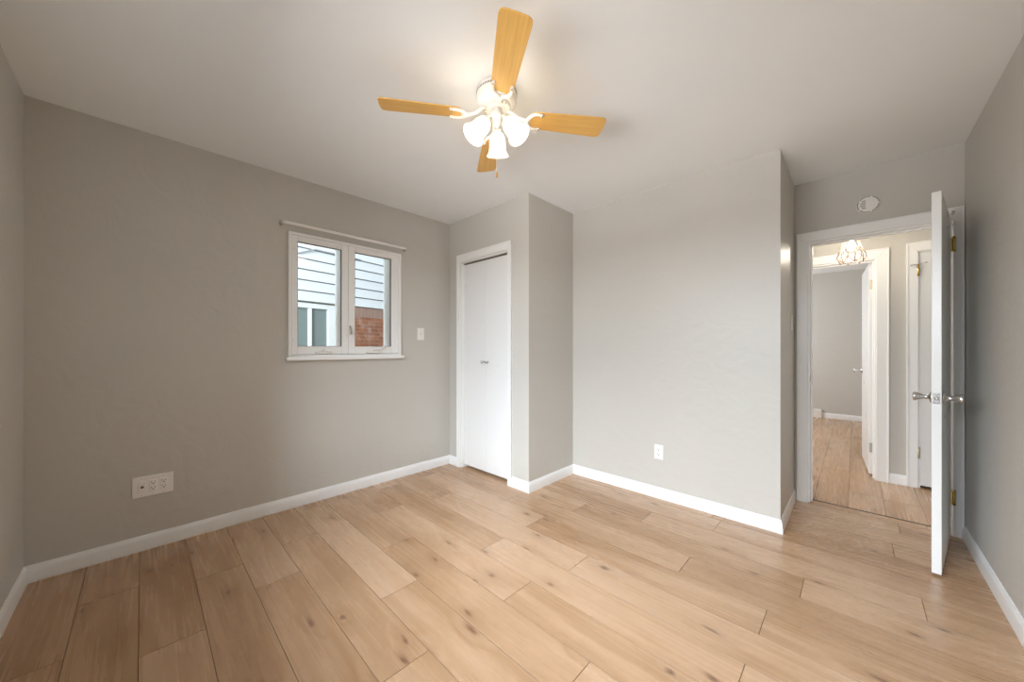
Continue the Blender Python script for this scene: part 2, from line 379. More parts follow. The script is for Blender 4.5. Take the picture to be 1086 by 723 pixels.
# hall and the bedroom across it
BX0, BX1, BZ = -0.62, 0.142, 2.018
KX0, KX1, KZ = 0.392, 1.10, 2.03
mb = MB(); mb.box((HX0, YH1, 0), (BX0, YB0, H)); mb.box((BX1, YH1, 0), (KX0, YB0, H)); mb.box((KX1, YH1, 0), (HX1, YB0, H))
mb.box((BX0, YH1, BZ), (BX1, YB0, H)); mb.box((KX0, YH1, KZ), (KX1, YB0, H))
struct('wall_hall', mb, WALL, 'warm lit hall wall seen through the doorway, between two white door frames', 'wall')
mb = MB(); mb.box((HX0-T, YE, 0), (HX0, 3.84, H)); mb.box((HX0-T, 4.50, 0), (HX0, YB0, H)); mb.box((HX0-T, 3.84, 0), (HX0, 4.50, 0.5)); mb.box((HX0-T, 3.84, 2.0), (HX0, 4.50, H))  # tall opening added to let the hall fill light in
struct('wall_hall_left', mb, WALL, 'end wall of the hall with an opening added for the fill light, out of sight left', 'wall')
wall('wall_hall_right', (HX1, YE, 0), (HX1+T, YB1, H), 'end wall of the hall, out of sight right')
wall('wall_beyond', (-2.0, YB1, 0), (HX1+T, YB1+T, H), 'farthest grey wall, seen through both doorways')
mb = MB(); mb.box((-2.12, YB0-0.12, 0), (-2.0, 5.80, H)); mb.box((-2.12, 7.20, 0), (-2.0, YB1+T, H)); mb.box((-2.12, 5.80, 0), (-2.0, 7.20, 0.92)); mb.box((-2.12, 5.80, 1.98), (-2.0, 7.20, H))
struct('wall_beyond_left', mb, WALL, 'left wall of the far bedroom with its window, out of sight', 'wall')
wall('wall_beyond_near', (-2.0, YB0-0.12, 0), (HX0-T, YB0, H), 'near wall of the far bedroom, out of sight')
wall('wall_hall_closet', (KX0-0.05, YB0+0.5, 0), (HX1, YB0+0.56, H), 'back of the hall closet, out of sight')
wall('wall_hall_closet_side', (0.30, YB0, 0), (KX0-0.05, YB0+0.56, H), 'side of the hall closet, out of sight')

# second bedroom window, in the wall behind the camera
win2 = empty('window_2', (W2X, YN, 0.95), 0, 'window in the wall behind the camera', 'window', None, 'structure')
mb = MB()
for x0, x1, z0, z1 in ((-.86, -.79, -.06, 1.11), (.79, .86, -.06, 1.11), (-.79, .79, 1.04, 1.11), (-.79, .79, -.06, .0)):
    mb.box((x0, 0.0, z0), (x1, 0.018, z1))
mb.build('window_casing', TRIM, win2, 0.003)
mb = MB().box((-.80, -.10, 0), (-.76, -.06, 1.05)).box((.76, -.10, 0), (.80, -.06, 1.05)).box((-.76, -.10, 0), (.76, -.06, .04)).box((-.76, -.10, 1.01), (.76, -.06, 1.05))
mb.build('sash', VINYL, win2, 0.002)

# ------------------------------------------------------------------ baseboards
PROF = [(0, 0), (0.0135, 0), (0.0145, 0.012), (0.0125, 0.05), (0.0105, 0.066), (0.006, 0.079), (0.0035, 0.086), (0, 0.087)]
def baseboard(name, p0, p1, nrm, m0, m1, label):
    """profile swept p0 -> p1; m: +1 inside corner, -1 outside corner, 0 square end"""
    bm = MB(); p0 = Vector((*p0, 0)); p1 = Vector((*p1, 0)); d = (p1-p0).normalized(); n = Vector((*nrm, 0))
    ra = [bm.bm.verts.new(p0 + n*a + d*(m0*a) + Vector((0, 0, z))) for a, z in PROF]
    rb = [bm.bm.verts.new(p1 + n*a - d*(m1*a) + Vector((0, 0, z))) for a, z in PROF]
    k = len(PROF)
    for i in range(k):
        f = bm.bm.faces.new((ra[i], ra[(i+1) % k], rb[(i+1) % k], rb[i]))
    bm.bm.faces.new(ra); bm.bm.faces.new(rb)
    return struct(name, bm, TRIM, label, 'baseboard')
baseboard('baseboard_left', (XW, YN), (XW, YC), (1, 0), 1, 1, 'white baseboard under the window wall')
baseboard('baseboard_near', (XW, YN), (XR, YN), (0, 1), 1, 1, 'white baseboard at the lower left edge')
baseboard('baseboard_closet_left', (XW, YC), (CX0-0.047, YC), (0, -1), 1, 0, 'tiny white baseboard left of the closet frame')
baseboard('baseboard_closet_right', (CX1+0.047, YC), (XC, YC), (0, -1), 0, -1, 'short white baseboard right of the closet frame')
baseboard('baseboard_closet_side', (XC, YC), (XC, YF), (1, 0), -1, 1, 'white baseboard along the side of the closet')
baseboard('baseboard_far', (XC, YF), (XA, YF), (0, -1), 1, -1, 'long white baseboard under the far wall')
baseboard('baseboard_alcove', (XA, YF), (XA, YE), (1, 0), -1, 0, 'white baseboard on the return wall left of the doorway')
baseboard('baseboard_right', (XR, YN), (XR, YE-0.02), (-1, 0), 1, 0, 'white baseboard along the right wall behind the door')
baseboard('baseboard_hall', (BX1+0.08, YH1), (KX0-0.068, YH1), (0, -1), 0, 0, 'short white baseboard between the two hall door frames')
baseboard('baseboard_beyond', (-0.405, YB1), (HX1, YB1), (0, -1), 0, 0, 'white baseboard of the far bedroom')
baseboard('baseboard_beyond_left', (-2.0, YB1), (-0.60, YB1), (0, -1), 0, 0, 'white baseboard left of the register in the far bedroom')

# ------------------------------------------------------------------ door frames (jambs + casings)
def casing(mb, x0, x1, ztop, yface, out, wl, wr, wt, t=0.016):
    """flat casing with a back band on a wall face at y=yface; out=-1 towards -y. Mitred corners."""
    y0, y1 = yface, yface+out*t
    def strip(q):   # q: 4 (x,z)
        a = [mb.bm.verts.new((x, y0, z)) for x, z in q]; b = [mb.bm.verts.new((x, y1, z)) for x, z in q]
        mb.bm.faces.new(a); mb.bm.faces.new(b)
        for k in range(4): mb.bm.faces.new((a[k], a[(k+1) % 4], b[(k+1) % 4], b[k]))
    strip([(x0-wl, 0), (x0, 0), (x0, ztop), (x0-wl, ztop+wt)])
    strip([(x1, 0), (x1+wr, 0), (x1+wr, ztop+wt), (x1, ztop)])
    strip([(x0-wl, ztop+wt), (x0, ztop), (x1, ztop), (x1+wr, ztop+wt)])
    y2 = y1+out*0.005; bb = 0.012           # raised outer bead
    y1, y0s = y2, yface
    def strip2(q):
        nonlocal y0, y1
        a = [mb.bm.verts.new((x, yface+out*t*0.5, z)) for x, z in q]; b = [mb.bm.verts.new((x, y2, z)) for x, z in q]
        mb.bm.faces.new(a); mb.bm.faces.new(b)
        for k in range(4): mb.bm.faces.new((a[k], a[(k+1) % 4], b[(k+1) % 4], b[k]))
    strip2([(x0-wl, 0), (x0-wl+bb, 0), (x0-wl+bb, ztop+wt-bb), (x0-wl, ztop+wt)])
    strip2([(x1+wr-bb, 0), (x1+wr, 0), (x1+wr, ztop+wt), (x1+wr-bb, ztop+wt-bb)])
    strip2([(x0-wl, ztop+wt), (x0-wl+bb, ztop+wt-bb), (x1+wr-bb, ztop+wt-bb), (x1+wr, ztop+wt)])
def jamb(mb, x0, x1, ztop, y0, y1, t=0.0):
    th = 0.012
    mb.box((x0, y0, 0), (x0+th, y1, ztop)); mb.box((x1-th, y0, 0), (x1, y1, ztop)); mb.box((x0+th, y0, ztop-th), (x1-th, y1, ztop))
def stop(mb, x0, x1, ztop, y0, y1):
    th = 0.012
    mb.box((x0+th, y0, 0), (x0+2*th, y1, ztop-th)); mb.box((x1-2*th, y0, 0), (x1-th, y1, ztop-th)); mb.box((x0+2*th, y0, ztop-2*th), (x1-2*th, y1, ztop-th))
# bedroom doorway
fr1 = empty('trim_1', (0, YE, 0), 0, 'white frame around the open bedroom doorway', 'door frame', None, 'structure')
mb = MB(); casing(mb, DX0, DX1, DZ, 0, -1, 0.068, 0.047, 0.072); mb.build('casing', TRIM, fr1, 0.0025)
mb = MB(); casing(mb, DX0, DX1, DZ, T, 1, 0.068, 0.068, 0.072); mb.build('casing', TRIM, fr1, 0.0025)
mb = MB(); jamb(mb, DX0, DX1, DZ, 0, T); mb.build('jamb', TRIM, fr1, 0.0015)
mb = MB(); stop(mb, DX0, DX1, DZ, 0.040, 0.075); mb.build('door_stop', TRIM, fr1, 0.002)
sp = MB().box((DX0+0.012, 0.004, 0.935), (DX0+0.0135, 0.034, 0.995)).build('strike_plate', SILVER, fr1, 0.0006); sp['label'] = 'small metal strike plate'
MB().box((DX0+0.0133, 0.012, 0.952), (DX0+0.0139, 0.026, 0.978)).build('latch_hole', DARK, sp)
# closet frame
fr2 = empty('trim_2', (0, YC, 0), 0, 'white frame around the closet doors', 'door frame', None, 'structure')
mb = MB(); casing(mb, CX0, CX1, CZ, 0, -1, 0.047, 0.047, 0.072); mb.build('casing', TRIM, fr2, 0.0025)
mb = MB(); jamb(mb, CX0, CX1, CZ, 0, 0.1); mb.build('jamb', TRIM, fr2, 0.0015)
tr = MB().box((CX0+0.012, 0.030, CZ-0.022), (CX1-0.012, 0.060, CZ-0.012)).build('door_track', VENTGREY, fr2, 0.001); tr['label'] = 'dark sliding track'
# doorway to the far bedroom
fr3 = empty('trim_3', (0, YH1, 0), 0, 'white frame of the doorway across the hall', 'door frame', None, 'structure')
mb = MB(); casing(mb, BX0, BX1, BZ, 0, -1, 0.08, 0.08, 0.078); mb.build('casing', TRIM, fr3, 0.0025)
mb = MB(); jamb(mb, BX0, BX1, BZ, 0, YB0-YH1); mb.build('jamb', TRIM, fr3, 0.0015)
mb = MB(); stop(mb, BX0, BX1, BZ, 0.05, 0.09); mb.build('door_stop', TRIM, fr3, 0.002)
# hall closet frame
fr4 = empty('trim_4', (0, YH1, 0), 0, 'white frame of the closed hall door, half hidden by the open door', 'door frame', None, 'structure')
mb = MB(); casing(mb, KX0, KX1, KZ, 0, -1, 0.068, 0.068, 0.08); mb.build('casing', TRIM, fr4, 0.0025)
mb = MB(); jamb(mb, KX0, KX1, KZ, 0, YB0-YH1); mb.build('jamb', TRIM, fr4, 0.0015)

# ------------------------------------------------------------------ doors
def knob_prof():
    return [(0.031, 0.0), (0.031, 0.004), (0.026, 0.009), (0.013, 0.012), (0.0105, 0.022), (0.0115, 0.030), (0.016, 0.042), (0.022, 0.056), (0.0245, 0.064), (0.0235, 0.069), (0.018, 0.071), (0.010, 0.069), (0.0, 0.0685)]
def hinge(parent, x, y, z, mat, leaf_dir, name='hinge', h=0.09):
    mb = MB()
    mb.lathe([(0.007, -h/2), (0.007, h/2)], Matrix.Translation((x, y, z)), 14)
    for zz in (-h/2-0.004, h/2): mb.lathe([(0.0, 0), (0.008, 0.0012), (0.008, 0.003), (0.0, 0.005)], Matrix.Translation((x, y, z+zz)), 14)
    for k in (-1, 1): mb.lathe([(0.0076, -0.0008), (0.0076, 0.0008)], Matrix.Translation((x, y, z+k*h/6)), 14)
    o = mb.build(name, mat, parent)
    return o
# bedroom door, swung into the room about its hinge
HX, HY = DX1-0.001, YE-0.011
ang = math.asin(0.116/0.695)     # 9 degrees short of square with the wall
d1 = empty('door_1', (HX, HY, 0), -ang, 'white flush bedroom door standing open, seen edge-on at right', 'door', None, 'structure')
# local: door runs along -y from the hinge; the faces look to +x (room side) and -x (hall side)
DW, DT, DB, DH = 0.695, 0.035, 0.012, 2.012
MB().box((-0.006-DT, -DW, DB), (-0.006, -0.004, DB+DH)).build('door_panel', DOORW, d1, 0.002)
kz = 0.935
pk = empty('knob_set', (0, 0, 0)); bpy.data.objects.remove(pk)
kb = MB(); kb.lathe(knob_prof(), place((1, 0, 0), (-0.006, -DW+0.06, kz)), 28); kn = kb.build('door_knob', CHROME, d1); kn['label'] = 'satin chrome tulip knob on the wall side'
kb = MB(); kb.lathe(knob_prof(), place((-1, 0, 0), (-0.006-DT, -DW+0.06, kz)), 28); kn = kb.build('door_knob', CHROME, d1); kn['label'] = 'satin chrome tulip knob on the hall side'
lp = MB().box((-0.006-DT+0.005, -DW-0.0012, kz-0.029), (-0.006-0.005, -DW+0.001, kz+0.029)).build('latch_plate', CHROME, d1, 0.0006)
MB().lathe([(0.0085, 0), (0.0085, 0.005), (0.006, 0.010), (0, 0.011)], place((0, -1, 0), (-0.006-DT/2, -DW-0.001, kz)), 18).build('latch_bolt', CHROME, lp)
for k in (-1, 1):
    MB().lathe([(0.0035, 0), (0.003, 0.0012), (0, 0.0016)], place((0, -1, 0), (-0.006-DT/2, -DW-0.001, kz+k*0.022)), 12).build('screw', CHROME, lp)
for hz in (1.86, 0.25):
    hg = hinge(d1, 0.006, -0.004, hz, BRASS, 1); hg['label'] = 'brass hinge'
    MB().box((-0.006-0.030, -0.0042, hz-0.044), (-0.001, -0.0024, hz+0.044)).build('hinge_leaf', BRASS, hg, 0.0006)
    MB().box((-0.002, -0.0015, hz-0.044), (0.020, 0.0005, hz+0.044)).build('hinge_leaf', BRASS, hg, 0.0006)
hk = MB()
hk.box((-0.006, -0.335, 1.905), (-0.0025, -0.311, 1.995))
def arc(c, r, a0, a1, n=12): return [(c[0]+r*math.cos(R(a0+(a1-a0)*i/n)), c[1], c[2]+r*math.sin(R(a0+(a1-a0)*i/n))) for i in range(n+1)]
hk.tube([(-0.004, -0.323, 1.918)] + arc((0.009, -0.323, 1.926), 0.013, 205, 350), 0.004, 10)
hk.tube([(-0.004, -0.323, 1.972), (0.004, -0.323, 1.973)] + arc((0.008, -0.323, 1.984), 0.010, 270, 380), 0.0036, 10)
hk.lathe([(0, -0.006), (0.0055, -0.003), (0.0055, 0.003), (0, 0.006)], Matrix.Translation((0.022, -0.323, 1.927)), 12)
hk.lathe([(0, -0.006), (0.0055, -0.003), (0.0055, 0.003), (0, 0.006)], Matrix.Translation((0.0175, -0.323, 1.990)), 12)
hk = hk.build('coat_hook', CHROME, d1, 0.001); hk['label'] = 'chrome double coat hook'

# closet bifold
d2 = empty('door_2', ((CX0+CX1)/2, YC+0.035, 0), 0, 'white flush bifold closet doors, closed', 'door', None, 'structure')
hw = (CX1-CX0)/2-0.015
for s_ in (-1, 1):
    x0, x1 = (-hw, -0.0015) if s_ < 0 else (0.0015, hw)
    lf = MB().box((x0, 0, 0.028), (x1, 0.028, CZ-0.026)).build('door_leaf', DOORW, d2, 0.002)
    kp = [(0.009, 0), (0.006, 0.006), (0.006, 0.014), (0.011, 0.019), (0.0145, 0.025), (0.013, 0.031), (0.006, 0.034), (0, 0.0345)]
    MB().lathe(kp, place((0, -1, 0), (s_*0.030, 0.0, 1.068)), 22).build('knob', CHROME, lf)
# far bedroom door, opened away beyond the hall
d3 = empty('door_3', (BX1-0.010, YB0+0.012, 0), R(3.0), 'white door standing open into the bedroom across the hall', 'door', None, 'structure')
MB().box((-0.036, 0.0, 0.012), (-0.001, 0.745, 2.005)).build('door_panel', DOORW, d3, 0.002)
kb = MB(); kb.lathe(knob_prof(), place((-1, 0, 0), (-0.036, 0.685, 0.955)), 24); kb.build('door_knob', CHROME, d3)
kb = MB(); kb.lathe(knob_prof(), place((1, 0, 0), (-0.001, 0.685, 0.955)), 24); kb.build('door_knob', CHROME, d3)
for hz in (1.80, 0.26):
    hg = MB().box((-0.032, -0.0016, hz-0.045), (0.002, 0.0004, hz+0.045)).build('hinge', DULLBRASS if hz > 1 else SILVER, d3, 0.0006)
    hinge(hg, 0.004, -0.006, hz, DULLBRASS if hz > 1 else SILVER, 1, 'hinge_barrel')
# hall closet door, closed
d4 = empty('door_4', (KX0, YH1, 0), 0, 'white closed door in the hall, half hidden behind the open bedroom door', 'door', None, 'structure')
MB().box((0.003, 0.004, 0.022), (KX1-KX0-0.013, 0.039, KZ-0.006-0.008)).build('door_panel', DOORW, d4, 0.002)
kb = MB(); kb.lathe(knob_prof(), place((0, -1, 0), (KX1-KX0-0.075, 0.004, 0.95)), 24); kb.build('door_knob', CHROME, d4)
for hz in (1.865, 0.305):
    hg = hinge(d4, 0.0, -0.024 if False else -0.022, hz, DULLBRASS if hz < 1 else BRASS, 1)
    MB().box((-0.0015, -0.021, hz-0.045), (0.0015, 0.0035, hz+0.045)).build('hinge_leaf', DULLBRASS, hg, 0.0005)
    if hz > 1:
        st = MB().tube([(0.0, -0.022, hz+0.050), (-0.018, -0.040, hz+0.050), (-0.040, -0.040, hz+0.046)], 0.0032, 8).tube([(0.0, -0.022, hz+0.050), (0.020, -0.045, hz+0.054), (0.040, -0.050, hz+0.056)], 0.0032, 8)
        for q in ((-0.042, -0.040, hz+0.046), (0.042, -0.050, hz+0.056)):
            st.lathe([(0, -0.006), (0.006, -0.004), (0.006, 0.004), (0, 0.006)], place((1, 0, 0), q), 12)
        st = st.build('hinge_pin_stop', SILVER, d4); st['label'] = 'metal hinge pin door stop'

# ------------------------------------------------------------------ the casement window (local: x along the wall, -y into the room)
win = empty('window_1', (XW, 0, 0), PI/2, 'small white two-sash casement window on the grey wall', 'window', None, 'structure')
FY0, FY1, FZ0, FZ1 = 0.753, 1.667, 1.128, 2.072
def ringbox(mb, x0, x1, z0, z1, wl, wr, wb, wt, y0, y1):
    """four mitre-free members round an opening"""
    mb.box((x0, y0, z0), (x0+wl, y1, z1)); mb.box((x1-wr, y0, z0), (x1, y1, z1)); mb.box((x0+wl, y0, z0), (x1-wr, y1, z0+wb)); mb.box((x0+wl, y0, z1-wt), (x1-wr, y1, z1))
mb = MB(); ringbox(mb, FY0, FY1, FZ0, FZ1, 0.020, 0.020, 0.020, 0.020, -0.020, 0.0)
mb.build('interior_flange', VINYL, win, 0.003)
mb = MB(); ringbox(mb, WY0, WY1, WZ0, WZ1, 0.010, 0.010, 0.018, 0.008, -0.016, 0.148); mb.box((1.141, 0.036, WZ0+0.018), (1.243, 0.148, WZ1-0.008)); mb.box((1.575, 0.036, WZ0+0.018), (WY1-0.010, 0.148, WZ1-0.008)); mb.box((WY0+0.010, 0.036, WZ0+0.018), (0.79, 0.148, WZ1-0.008)); mb.box((0.79, 0.036, WZ0+0.018), (1.575, 0.148, 1.205))
mb.build('window_frame', VINYL, win, 0.002)
MB().box((0.736, -0.044, 1.106), (1.685, 0.0, 1.129)).build('window_sill', VINYL, win, 0.004)
for i, (a, b) in enumerate(((WY0+0.011, 1.190), (1.192, WY1-0.011))):
    p0, p1 = ((0.816, 1.139), (1.246, 1.573))[i]
    z0, z1 = WZ0+0.020, WZ1-0.010
    mb = MB(); ringbox(mb, a, b, z0, z1, p0-a, b-p1, 1.213-z0, z1-2.009, -0.010, 0.034); sa = mb.build('sash', VINYL, win, 0.003)
    mb = MB(); ringbox(mb, p0-0.0005, p1+0.0005, 1.2125, 2.0095, 0.004, 0.004, 0.004, 0.004, -0.004, 0.012); gk = mb.build('gasket', VENTGREY, sa); gk['label'] = 'dark glazing gasket'
    MB().box((p0+0.001, 0.012, 1.214), (p1-0.001, 0.016, 2.008)).build('pane', GLASS, sa)
    for zz in (1.26, 1.95):
        for xx in ((p0+a)/2-0.004, (b+p1)/2+0.004):
            if (i == 0 and xx > 1.16) or (i == 1 and xx < 1.21): continue
            MB().lathe([(0.004, 0), (0.003, 0.0015), (0, 0.002)], place((0, -1, 0), (xx, -0.010, zz)), 12).build('screw_cap', IVORY, sa)
    # folding crank
    cx = (1.00, 1.40)[i]
    cr = MB(); pts = []
    for k in range(24):
        t = 2*PI*k/24; pts.append((cx+0.062*math.copysign(abs(math.cos(t))**0.7, math.cos(t)), 1.166+0.011*math.copysign(abs(math.sin(t))**0.8, math.sin(t))))
    M = Matrix(((1, 0, 0, 0), (0, 0, -1, 0), (0, 1, 0, 0), (0, 0, 0, 1)))
    cr.prism(pts, 0.010, 0.030, M)
    crb = cr.build('crank_handle', PLASTIC, win, 0.003)
    if i == 0: path = [(cx-0.012, -0.030, 1.172), (cx-0.012, -0.034, 1.182), (cx-0.004, -0.036, 1.190), (cx+0.014, -0.036, 1.178), (cx+0.045, -0.034, 1.172)]
    else: path = [(cx-0.004, -0.030, 1.172), (cx+0.004, -0.034, 1.186), (cx+0.030, -0.038, 1.192), (cx+0.058, -0.038, 1.190), (cx+0.078, -0.038, 1.204), (cx+0.085, -0.038, 1.212)]
    MB().tube(path, 0.0055, 10).lathe([(0, -0.010), (0.008, -0.007), (0.009, 0.0), (0.008, 0.007), (0, 0.010)], Matrix.Translation(path[2 if i == 0 else -1]), 14).build('crank_arm', PLASTIC, crb)
lk = MB().box((1.170, -0.020, 1.300), (1.190, -0.010, 1.395)).build('sash_lock', PLASTIC, win, 0.003)
MB().box((1.196, -0.019, 1.312), (1.214, -0.010, 1.385)).build('lock_keeper', PLASTIC, lk, 0.003)
MB().tube([(1.203, -0.020, 1.385), (1.205, -0.030, 1.365), (1.207, -0.036, 1.340), (1.206, -0.034, 1.315)], [0.004, 0.006, 0.0065, 0.005], 10).build('lock_lever', SILVER, lk)

# curtain rod above it
rod = empty('curtain_rod', (XW, 1.207, 2.122), PI/2, 'bare white curtain rod above the small window', 'curtain rod')
hl = 0.498
path = [(-hl, -0.004, 0), (-hl, -0.030, 0), (-hl+0.004, -0.042, 0), (-hl+0.014, -0.049, 0), (-hl+0.03, -0.050, 0), (hl-0.03, -0.050, 0), (hl-0.014, -0.049, 0), (hl-0.004, -0.042, 0), (hl, -0.030, 0), (hl, -0.004, 0)]
MB().tube(path, 0.011, 12, flat=0.45).build('rod', PLASTIC, rod)
for s_ in (-1, 1):
    MB().box((s_*hl-0.009, -0.006, -0.018), (s_*hl+0.009, 0.0, 0.018)).box((s_*hl-0.006, -0.030, -0.0125), (s_*hl+0.006, -0.004, -0.0095)).build('bracket', SILVER, rod, 0.001)

# ------------------------------------------------------------------ plates on the walls
def screws(parent, pts, y=-0.006, mat=IVORY):
    for x, z in pts:
        o = MB().lathe([(0.0034, 0), (0.0028, 0.001), (0, 0.0014)], place((0, -1, 0), (x, y, z)), 12).build('screw', mat, parent)
def duplex(parent, cx, rect=True):
    rc = MB()
    if rect: rc.box((cx-0.0165, -0.0085, -0.033), (cx+0.0165, -0.004, 0.033))
    else:
        for s_ in (-1, 1):
            M = place((0, -1, 0), (cx, -0.004, s_*0.0195)); rc.lathe([(0.0168, 0), (0.0168, 0.0045)], M, 20, False)
    rc = rc.build('receptacle', PLASTIC, parent, 0.001)
    rc['label'] = 'two-socket receptacle'
    for s_ in (-1, 1):
        z = s_*0.0165 if rect else s_*0.0195
        sl = MB(); y0, y1 = -0.0091, -0.0084
        sl.box((cx-0.0085, y0, z), (cx-0.0062, y1, z+0.009)).box((cx+0.0062, y0, z+0.001), (cx+0.0085, y1, z+0.008))
        sl.lathe([(0.0033, 0), (0.0033, 0.0007)], place((0, -1, 0), (cx, y1, z-0.006)), 12, False)
        sl.build('slot', DARK, rc)
    return rc
ot = empty('outlet_plate', (XW, 0.0465, 0.376), PI/2, 'wide white three-gang wall plate low on the window wall', 'outlet')
MB().box((-0.0875, -0.0062, -0.060), (0.0875, 0, 0.060)).build('face_plate', PLASTIC, ot, 0.0025)
duplex(ot, 0.0, True); duplex(ot, 0.046, True)
cj = MB().box((-0.0625, -0.0085, -0.033), (-0.0295, -0.004, 0.033)).build('jack_insert', PLASTIC, ot, 0.001); cj['label'] = 'blank insert with one round jack'
MB().lathe([(0.0075, 0), (0.0075, 0.002), (0.0048, 0.002), (0.0048, 0.009), (0.0, 0.009)], place((0, -1, 0), (-0.046, -0.0084, 0.0)), 16).build('coaxial_jack', VENTGREY, cj)
screws(ot, [(x, z) for x in (-0.046, 0.0, 0.046) for z in (-0.0475, 0.0475)])
o2 = empty('outlet_plate', (-1.130, YF, 0.369), 0, 'small white outlet low on the pale far wall', 'outlet')
MB().box((-0.035, -0.0058, -0.0575), (0.035, 0, 0.0575)).build('face_plate', PLASTIC, o2, 0.002); duplex(o2, 0.0, False); screws(o2, [(0, 0)], -0.0058)
def switch(loc, rz, label):
    s_ = empty('light_switch', loc, rz, label, 'light switch')
    MB().box((-0.0365, -0.0058, -0.058), (0.0365, 0, 0.058)).build('face_plate', PLASTIC, s_, 0.002)
    tg = MB().box((-0.0055, -0.0075, -0.012), (0.0055, -0.004, 0.012)); tg.prism([(-0.004, -0.003), (0.004, -0.003), (0.0035, 0.0075), (-0.0035, 0.0075)], 0.005, 0.0175, Matrix(((1, 0, 0, 0), (0, 0, -1, 0), (0, 1, 0, 0), (0, 0, 0, 1))))
    tg.build('toggle', IVORY, s_, 0.0008); screws(s_, [(0, 0.030), (0, -0.030)], -0.0058)
    return s_
switch((XW, 1.881, 1.336), PI/2, 'white light switch on the window wall, between window and closet')
switch((XA, 3.405, 1.392), PI/2, 'white light switch seen edge-on beside the open doorway')
# round cover above the doorway
det = empty('smoke_detector', (0.068, YE, 2.219), 0, 'round white smoke detector on the wall above the doorway', 'smoke detector')
MB().lathe([(0.062, 0), (0.062, 0.010), (0.059, 0.018), (0.050, 0.024), (0.047, 0.0215), (0.044, 0.0245), (0.025, 0.028), (0.0, 0.029)], place((0, -1, 0), (0, 0, 0)), 48).build('cover', PLASTIC, det)
vb = MB()
for k in range(40):
    a = 2*PI*k/40
    if k % 8 == 0: continue
    M = Matrix.Rotation(a, 4, 'Y'); q = M @ Vector((0.054, -0.0205, 0))
    M2 = Matrix.Translation(q) @ M
    v = [vb.bm.verts.new(M2 @ Vector(c)) for c in ((-.0035, .003, -.0028), (.0035, .003, -.0028), (.0035, .003, .0028), (-.0035, .003, .0028), (-.0035, -.003, -.0028), (.0035, -.001, -.0028), (.0035, -.001, .0028), (-.0035, -.003, .0028))]
    for f in ((0,3,2,1),(4,5,6,7),(0,1,5,4),(1,2,6,5),(2,3,7,6),(3,0,4,7)): vb.bm.faces.new([v[i] for i in f])
vb.build('vent_slots', VENTGREY, det)
cs = MB()
for k in range(4):
    z0 = -0.030+k*0.016
    hx = math.sqrt(max(0, 0.040**2-(z0+.005)**2)); cs.box((-hx, -0.0285, z0), (-0.012, -0.0225, z0+0.011))
cs.build('sounder_grille', GRILLE, det, 0.0005)

# ------------------------------------------------------------------ ceiling fan
FC = (-1.290, 1.230)
fan = empty('ceiling_fan', (*FC, H), 0, 'white ceiling fan with four maple blades and three lit glass shades', 'ceiling fan')
MB().lathe([(0.098, 0.0), (0.098, -0.014), (0.1005, -0.018), (0.1005, -0.034), (0.098, -0.037), (0.0985, -0.060), (0.094, -0.072), (0.080, -0.080), (0.074, -0.083), (0.0, -0.083)], n=64).build('motor_housing', WHITEMETAL, fan)
vb = MB()
for k in range(60):
    M = Matrix.Rotation(2*PI*k/60, 4, 'Z')
    v = [vb.bm.verts.new(M @ Vector(c)) for c in ((.0995, -.003, -.031), (.1012, -.003, -.031), (.1012, .003, -.031), (.0995, .003, -.031), (.0995, -.003, -.021), (.1012, -.003, -.021), (.1012, .003, -.021), (.0995, .003, -.021))]
    for f in ((0,3,2,1),(4,5,6,7),(0,1,5,4),(1,2,6,5),(2,3,7,6),(3,0,4,7)): vb.bm.faces.new([v[i] for i in f])
vb.build('vent_slots', VENTGREY, fan)
fl = MB().lathe([(0.070, -0.082), (0.072, -0.086), (0.070, -0.092), (0.058, -0.096), (0.052, -0.094), (0.046, -0.097), (0.0, -0.097)], n=48).build('flywheel', WHITEMETAL, fan)
rb = MB()
for k in range(20):
    M = Matrix.Rotation(2*PI*k/20, 4, 'Z') @ Matrix.Translation((0.061, 0, -0.0945)) @ Matrix.Rotation(R(90), 4, 'Y')
    rb.lathe([(0.0, -0.009), (0.0035, -0.006), (0.0035, 0.006), (0, 0.009)], M, 8)
rb.build('decorative_ribs', plain('antique_gold_white', (0.62, 0.56, 0.44), 0.4, bump=.02), fl)
ZB = -0.130                                    # blade plane below the ceiling
def blade_outline():
    r0, r1, w0, w1 = 0.172, 0.563, 0.052, 0.063
    pts = []
    for k in range(9):                           # rounded tip
        t = R(-90+180*k/8); pts.append((r1-0.030+0.030*math.copysign(abs(math.cos(t))**0.75, math.cos(t)), w1*math.copysign(abs(math.sin(t))**0.42, math.sin(t))))
    for k in range(9):                           # tapered round root
        t = R(90+180*k/8); pts.append((r0+0.030+0.030*math.cos(t), w0*math.copysign(abs(math.sin(t))**0.6, math.sin(t))))
    return pts
PITCH = R(-11)
blade0 = iron0 = None
